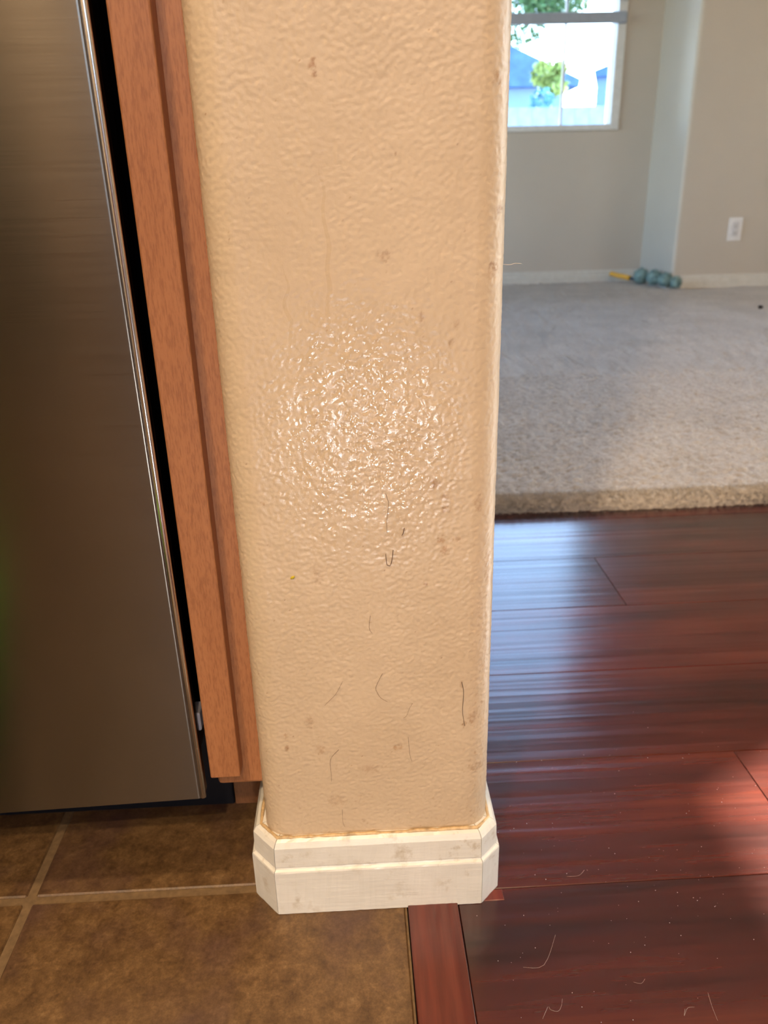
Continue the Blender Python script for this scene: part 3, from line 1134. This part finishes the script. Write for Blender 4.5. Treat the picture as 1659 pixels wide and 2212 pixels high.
fh = fluffy('fibre_head', [((1.592, 4.350, 0.064), (0.040, 0.046, 0.042)), ((1.632, 4.265, 0.062), (0.040, 0.048, 0.042)), ((1.660, 4.180, 0.058), (0.038, 0.046, 0.038)), ((1.690, 4.110, 0.052), (0.028, 0.034, 0.032))],
            5, M['teal'], du, 520)
fh['label'] = 'fluffy teal fibre head'

# dark crumb on the carpet
bm = bmesh.new()
bmesh.ops.create_icosphere(bm, subdivisions=2, radius=0.011)
rr = random.Random(2)
for v in bm.verts:
    v.co *= rr.uniform(0.75, 1.2)
    v.co.z *= 0.6
o = bm_obj('crumb', bm, M['crumb'], None, True, (1.765, 3.36, CZ + 0.006))
tag(o, 'small dark crumb lying on the carpet before the outlet wall', 'crumb')

# ------------------------------------------------------------------ hairs and lint
YW = WY - 0.0007
wall_hairs = [
    ('hair', 'brown hooked hair stuck on the tan wall below the wet splash', [(0.0217, 0.3056), (0.021, 0.2996), (0.0198, 0.2947), (0.0182, 0.2947), (0.0173, 0.2961), (0.0168, 0.3032)], 0.00030, 'hair'),
    ('hair', 'faint straight hair just above the hooked hair on the wall', [(0.0178, 0.3448), (0.0186, 0.3419), (0.0194, 0.3381), (0.0186, 0.3308), (0.0179, 0.3248), (0.0181, 0.3179)], 0.00016, 'hair'),
    ('hair', 'thin bent hair in the middle of the lower tan wall', [(0.0125, 0.2112), (0.0078, 0.2007), (0.0082, 0.1964), (0.0107, 0.1912), (0.0155, 0.1874)], 0.00014, 'hair'),
    ('hair', 'thin slanting hair low on the wall toward the cabinet', [(-0.0152, 0.2066), (-0.0204, 0.1964), (-0.0252, 0.1909), (-0.029, 0.1868)], 0.00012, 'hair'),
    ('hair', 'short wavy hair low on the wall toward the dark thread', [(0.0332, 0.1852), (0.0309, 0.1806), (0.0288, 0.1747), (0.0265, 0.1729)], 0.00012, 'hair'),
    ('hair', 'hair curving down the wall above the white baseboard, nearest the cabinet', [(-0.0207, 0.1479), (-0.026, 0.1416), (-0.0276, 0.1358), (-0.0273, 0.1286), (-0.0274, 0.1192)], 0.00016, 'hair'),
    ('hair', 'fine upright hair beside the brown stain low on the wall', [(0.0298, 0.156), (0.0308, 0.1406), (0.0324, 0.1338)], 0.00012, 'hair'),
    ('hair', 'short hair on the wall just over the baseboard top', [(-0.0207, 0.0924), (-0.0207, 0.0803), (-0.0192, 0.0752)], 0.00012, 'hair'),
    ('hair', 'tiny wavy hair on the wall centre under the splash', [(0.0055, 0.2575), (0.0043, 0.2486), (0.0063, 0.2438)], 0.00013, 'hair'),
    ('hair', 'short thick brown hair right of the hooked hair', [(0.0292, 0.3207), (0.0285, 0.3175), (0.0276, 0.3156)], 0.00035, 'hair'),
    ('thread', 'dark grey thread stuck upright near the rounded corner of the wall', [(0.068, 0.2012), (0.0694, 0.1934), (0.0692, 0.1844), (0.069, 0.1752), (0.0707, 0.1638)], 0.00030, 'scuff'),
]
for nm, lb, pts, r, mt in wall_hairs:
    o = tube(nm, [(x, YW, z) for x, z in pts], r * 0.75, M[mt], None, 5, 0.7, 4)
    tag(o, lb, nm, 'hairs stuck to the wall' if nm == 'hair' else None)
o = tube('lint_fibre', [(0.0885, 0.4765, 0.4800), (0.0955, 0.480, 0.4790), (0.0990, 0.480, 0.4797), (0.1032, 0.480, 0.4793)], 0.00022, M['fibre'], None, 5, 0.6, 4)
tag(o, 'white lint fibre sticking out of the wall edge before the carpet', 'lint')
bm = bmesh.new()
bmesh.ops.create_icosphere(bm, subdivisions=1, radius=0.0011)
for v in bm.verts:
    v.co.x *= 1.8
    v.co.y *= 0.4
o = bm_obj('fleck', bm, M['yellow_fleck'], None, True, (-0.0446, WY - 0.0005, 0.2885))
o.rotation_euler = (0, -0.5, 0)
tag(o, 'tiny yellow fleck stuck on the lower tan wall', 'fleck')

floor_lint = [
    ('curled pale lint on the red planks near the frame bottom, beside the loose strand', [(0.1284, 0.366), (0.1261, 0.3605), (0.123, 0.3574), (0.1185, 0.3587), (0.1178, 0.361)]),
    ('short pale strand trailing from the curled lint', [(0.1170, 0.361), (0.1128, 0.3548), (0.1114, 0.3527)]),
    ('long pale hair lying toward the viewer on the red planks', [(0.23, 0.3641), (0.2286, 0.3542), (0.2281, 0.3445)]),
    ('forked pale lint on the planks beside the long pale hair', [(0.2097, 0.3537), (0.2072, 0.349), (0.2116, 0.3542), (0.2165, 0.3546)]),
    ('pale curved hair lying just above the wide plank joint', [(0.1746, 0.474), (0.1685, 0.4688), (0.1589, 0.4685)]),
    ('faint pale lint close to the orange edge strip', [(0.1361, 0.4159), (0.1217, 0.392), (0.1063, 0.3912)]),
    ('short pale lint in the middle of the nearest plank', [(0.1903, 0.3769), (0.1865, 0.3737), (0.1813, 0.375)]),
]
for lb, pts in floor_lint:
    o = tube('lint_fibre', [(x, y, 0.0003) for x, y in pts], 0.00006, M['fibre'], None, 5, 0.7, 4)
    tag(o, lb, 'lint', 'pale lint on the red planks')
# grit scattered over the glossy planks: nobody could count it
bm = bmesh.new()
rr = random.Random(8)
for k in range(230):
    x, y = rr.uniform(0.075, 0.42), rr.gauss(0.47, 0.075)
    if y < 0.30 or y > 0.72 or (x < 0.106 and y > 0.44):
        continue
    bmesh.ops.create_icosphere(bm, subdivisions=1, radius=rr.choice((0.00013, 0.0002, 0.0002, 0.0003)), matrix=Matrix.Translation((x, y, 0.00025)))
o = bm_obj('grit', bm, M['speck'], None, True)
tag(o, 'pale grit specks scattered over the glossy red planks', 'grit', None, 'stuff')

# ------------------------------------------------------------------ kitchen behind the viewer
bk = empty('bucket', (-0.465, 0.26, 0.0))
bk.scale = (1.0, 1.0, 0.68)
tag(bk, 'green plastic bucket on the tiles, mirrored green in the dishwasher door', 'bucket')
lathe('body', [(0.0, 0.004), (0.085, 0.004), (0.088, 0.0005), (0.110, 0.225), (0.116, 0.228), (0.116, 0.234), (0.107, 0.234), (0.084, 0.010), (0.0, 0.010)], M['green'], bk, 40)
tube('bail', [(0.113 * math.cos(a), 0.03 * math.sin(a) - 0.02, 0.215 + 0.0 - 0.085 * math.sin(a)) for a in [PI * k / 10 for k in range(11)]], 0.0025, M['black'], bk, 6, 1, 2)


def kitchen_cabinet(loc, w, label):
    r = empty('kitchen_cabinet', loc)
    tag(r, label, 'cabinet', 'cabinets behind the viewer')
    box('carcass', (-w / 2, w / 2, -0.57, 0.0, 0.10, 0.87), M['cherry_shaded'], r, 0.001)
    box('toe_board', (-w / 2, w / 2, -0.50, -0.07, 0.0005, 0.10), M['black'], r)
    d = box('door', (-w / 2 + 0.01, w / 2 - 0.01, 0.001, 0.020, 0.12, 0.68), M['cherry'], r, 0.003)
    lathe('knob', [(0.0, 0.024), (0.012, 0.022), (0.014, 0.016), (0.006, 0.008), (0.006, 0.0)], M['steel_edge'], d, 16, (w / 2 - 0.05, 0.020, 0.62)).rotation_euler = (-PI / 2, 0, 0)
    dd = box('drawer', (-w / 2 + 0.01, w / 2 - 0.01, 0.001, 0.020, 0.70, 0.855), M['cherry'], r, 0.003)
    lathe('knob', [(0.0, 0.024), (0.012, 0.022), (0.014, 0.016), (0.006, 0.008), (0.006, 0.0)], M['steel_edge'], dd, 16, (0, 0.020, 0.778)).rotation_euler = (-PI / 2, 0, 0)
    return r


for x, lb in ((-2.03, 'cherry kitchen cabinet under the counter, nearest the side wall'),
              (-0.47, 'cherry kitchen cabinet under the counter beside the black range'),
              (0.29, 'cherry kitchen cabinet at the counter end under the kitchen window')):
    kitchen_cabinet((x, YF + 0.572, 0.0), 0.75, lb)
rg = empty('added_range', (-1.25, YF + 0.60, 0.0))  # unseen range, put in so the steel door reflects something dark
tag(rg, 'black range added between the cherry cabinets to darken the dishwasher door reflection', 'range')
box('body', (-0.385, 0.385, -0.595, 0.0, 0.02, 0.905), M['black'], rg, 0.003)
box('oven_door', (-0.375, 0.375, 0.001, 0.035, 0.22, 0.74), M['black'], rg, 0.004)
tube('oven_handle', [(-0.32, 0.03, 0.69), (-0.32, 0.075, 0.70), (0.32, 0.075, 0.70), (0.32, 0.03, 0.69)], 0.011, M['steel_edge'], rg, 10, 1, 1)
box('drawer', (-0.375, 0.375, 0.001, 0.03, 0.04, 0.20), M['black'], rg, 0.004)
box('control_panel', (-0.385, 0.385, -0.59, -0.52, 0.906, 1.10), M['black'], rg, 0.004)
for k in range(4):
    kn = lathe('knob', [(0.0, 0.03), (0.018, 0.028), (0.02, 0.0)], M['black'], rg, 16, (-0.27 + 0.18 * k, 0.0, 0.83))
    kn.rotation_euler = (-PI / 2, 0, 0)
o = box('worktop', (-0.86, 0.67, YF + 0.001, YF + 0.61, 0.872, 0.91), M['counter'], None, 0.004, 2)
tag(o, 'dark stone worktop over the cherry cabinets under the kitchen window', 'worktop')


def downlight(loc, power, label, spot=0.07):
    r = empty('ceiling_light', loc)
    tag(r, label, 'lamp', 'recessed ceiling lights')
    lathe('trim_ring', [(0.055, -0.001), (0.082, -0.008), (0.090, -0.004), (0.090, -0.0005)], M['vinyl'], r, 32)
    lathe('lens', [(0.0, -0.003), (0.056, -0.0025)], M['lamp'], r, 32)
    d = bpy.data.lights.new('lamp_light', 'AREA')
    d.shape = 'DISK'
    d.size = 0.11
    d.energy = power
    d.color = (1.0, 0.74, 0.46)
    lo = bpy.data.objects.new('lamp_light', d)
    COL.objects.link(lo)
    lo.parent = r
    lo.location = (0, 0, -0.02)
    return r


LAMP = 50.0
downlight((0.10, -2.25, H), LAMP * 1.35, 'recessed ceiling lamp over the kitchen window')
downlight((-0.97, -2.0, H), LAMP * 1.4, 'recessed ceiling lamp over the black range')
downlight((-0.25, -0.30, H), LAMP * 0.7, 'recessed ceiling lamp over the tiles before the partition')

wl = empty('glint_light', (0.028, -0.555, 0.0))  # unseen light, added low down to make the sparkles on the partition
tag(wl, 'small white light added on the tiles to make the glint on the wet wall', 'lamp')
lathe('foot', [(0.0, 0.0005), (0.040, 0.0005), (0.040, 0.006), (0.010, 0.010), (0.0, 0.010)], M['black'], wl, 24)
lathe('stem', [(0.006, 0.009), (0.006, 0.085)], M['black'], wl, 12)
hdl = lathe('lamp_head', [(0.0, -0.022), (0.020, -0.020), (0.024, 0.012), (0.022, 0.014), (0.0195, 0.010)], M['black'], wl, 24, (0, 0, 0.106))
hdl.rotation_euler = (-PI / 2 - 0.25, 0, 0)
ln = lathe('lens', [(0.0, 0.0105), (0.0195, 0.0100)], mat_emit('glint_light_lens', (0.9, 0.95, 1.0), 12.0), hdl, 24)
wd = bpy.data.lights.new('lamp_light', 'AREA')
wd.shape = 'DISK'
wd.size = 0.038
wd.energy = 1.9
wd.color = (0.92, 0.96, 1.0)
wo = bpy.data.objects.new('lamp_light', wd)
COL.objects.link(wo)
wo.parent = hdl
wo.location = (0, 0, 0.0125)
wo.rotation_euler = (PI, 0, 0)

# ------------------------------------------------------------------ outside the far window
g = box('ground', (-30, 40, YB + 0.15, 60, -0.6, -0.35), M['ground'])
struct(g, 'pale ground outside the window', 'ground')
g = box('ground_patio', (-30, 40, -30, YF - 0.15, -0.3, -0.06), M['ground'])
struct(g, 'pale paving behind the house', 'ground')
g = box('ground_side', (XR + 0.15, 30, YF - 0.15, YB + 0.15, -0.3, -0.06), M['ground'])
struct(g, 'pale paving outside the glass door', 'ground')


def house(nm, loc, prism_pts, y0, y1, wallbox, label, wmat, flashing=0.0):
    r = empty(nm, loc)
    tag(r, label, 'house', 'houses beyond the far window')
    def T(b):
        return (b[0] - loc[0], b[1] - loc[0], b[2] - loc[1], b[3] - loc[1], b[4] - loc[2], b[5] - loc[2])
    box('wall', T(wallbox), wmat, r)
    prism('roof', [(x - loc[0], z - loc[2]) for x, z in prism_pts], 'y', y0 - loc[1], y1 - loc[1], M['roof'], r)
    return r


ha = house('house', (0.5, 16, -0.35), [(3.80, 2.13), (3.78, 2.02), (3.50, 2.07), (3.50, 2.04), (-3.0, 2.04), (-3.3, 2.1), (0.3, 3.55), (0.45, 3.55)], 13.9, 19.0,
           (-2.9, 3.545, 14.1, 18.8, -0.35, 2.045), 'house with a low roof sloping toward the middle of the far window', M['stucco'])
box('window', (-0.5 - 0.45, -0.5 + 0.45, 14.06 - 16, 14.1 - 16, 1.6, 2.2), M['glass'], ha)
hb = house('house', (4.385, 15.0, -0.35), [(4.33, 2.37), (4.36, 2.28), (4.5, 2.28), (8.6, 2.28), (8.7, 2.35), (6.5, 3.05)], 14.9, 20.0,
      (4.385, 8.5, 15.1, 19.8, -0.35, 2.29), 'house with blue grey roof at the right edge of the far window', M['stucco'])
hb.rotation_euler = (0, 0, -0.31)
fn = empty('fence', (2.0, 9.0, -0.35))
tag(fn, 'grey board fence across the yard below the houses', 'fence')
fb_me = None
for k in range(28):
    x = -1.0 + 0.15 * k - 0.0
    if fb_me is None:
        ob = box('fence_board', (-0.0746, 0.0746, -0.009, 0.009, 0.05, 1.66), M['fence'], fn, 0.003)
        fb_me = ob.data
    else:
        ob = bpy.data.objects.new('fence_board', fb_me)
        COL.objects.link(ob)
        ob.parent = fn
    ob.location = (x, 0, 0)
for z in (0.3, 1.45):
    box('fence_rail', (-1.1, 3.15, 0.010, 0.045, z, z + 0.08), M['fence'], fn)
for x in (-1.0, 1.05, 3.1):
    box('fence_post', (x - 0.045, x + 0.045, 0.046, 0.136, 0.0, 1.7), M['fence'], fn)


def tree(nm, loc, trunk, blobs, leaf, mat, seed, label, per):
    r = empty(nm, loc)
    tag(r, label, 'tree' if nm == 'tree' else 'shrub')
    tube('trunk', trunk, 0.12 if nm == 'tree' else 0.03, M['bark'], r, 8, 0.5, 3)
    rg = np.random.default_rng(seed)
    Vs = []
    for (c, rad) in blobs:
        d = rg.normal(0, 1, (per, 3))
        d /= np.linalg.norm(d, axis=1)[:, None]
        p = np.array(c) + d * np.array(rad) * (rg.uniform(0.25, 1, per) ** 0.5)[:, None]
        u = rg.normal(0, 1, (per, 3))
        u /= np.linalg.norm(u, axis=1)[:, None]
        w = np.cross(u, rg.normal(0, 1, (per, 3)))
        w /= np.linalg.norm(w, axis=1)[:, None]
        s = leaf * rg.uniform(0.6, 1.3, per)[:, None]
        Vs.append(np.stack([p - u * s, p + w * s * 0.45, p + u * s, p - w * s * 0.45], 1))
    V = np.concatenate(Vs).reshape(-1, 3)
    F = np.arange(len(V)).reshape(-1, 4)
    f = np_mesh('foliage', V, F, mat, r, False)
    f['kind'] = 'stuff'
    return r


tree('tree', (3.2, 19.5, -0.35), [(0, 0, 0), (0.1, 0, 1.5), (0.0, 0, 3.2), (0.3, 0, 4.6)],
     [((-0.6, 0, 4.0), (0.9, 0.8, 0.7)), ((0.4, 0, 4.4), (1.0, 0.9, 0.8)), ((1.5, 0.1, 4.75), (0.8, 0.7, 0.5)), ((0.0, 0, 5.2), (1.4, 1.0, 0.8)), ((-0.2, 0, 3.5), (0.5, 0.5, 0.35))],
     0.06, M['leaf'], 31, 'leafy tree rising behind the houses through the far window', 2600)
tree('shrub', (2.72, 11.6, -0.35), [(0, 0, 0), (0.02, 0, 1.2), (0.03, 0, 2.0)],
     [((-0.06, 0, 2.28), (0.17, 0.16, 0.16)), ((0.10, 0, 2.14), (0.18, 0.16, 0.14)), ((0.16, 0, 2.34), (0.10, 0.1, 0.08))],
     0.04, M['leaf_yellow'], 32, 'yellow green shrub top standing before the low roofed house', 420)
tree('shrub', (2.62, 11.3, -0.35), [(0, 0, 0), (0.02, 0, 0.8), (0.0, 0, 1.5)],
     [((-0.03, 0, 1.85), (0.17, 0.16, 0.26)), ((-0.05, 0, 1.45), (0.16, 0.16, 0.3)), ((0.02, 0, 1.0), (0.2, 0.2, 0.4))],
     0.04, M['leaf_teal'], 33, 'blue green shrub below the yellow green shrub', 420)
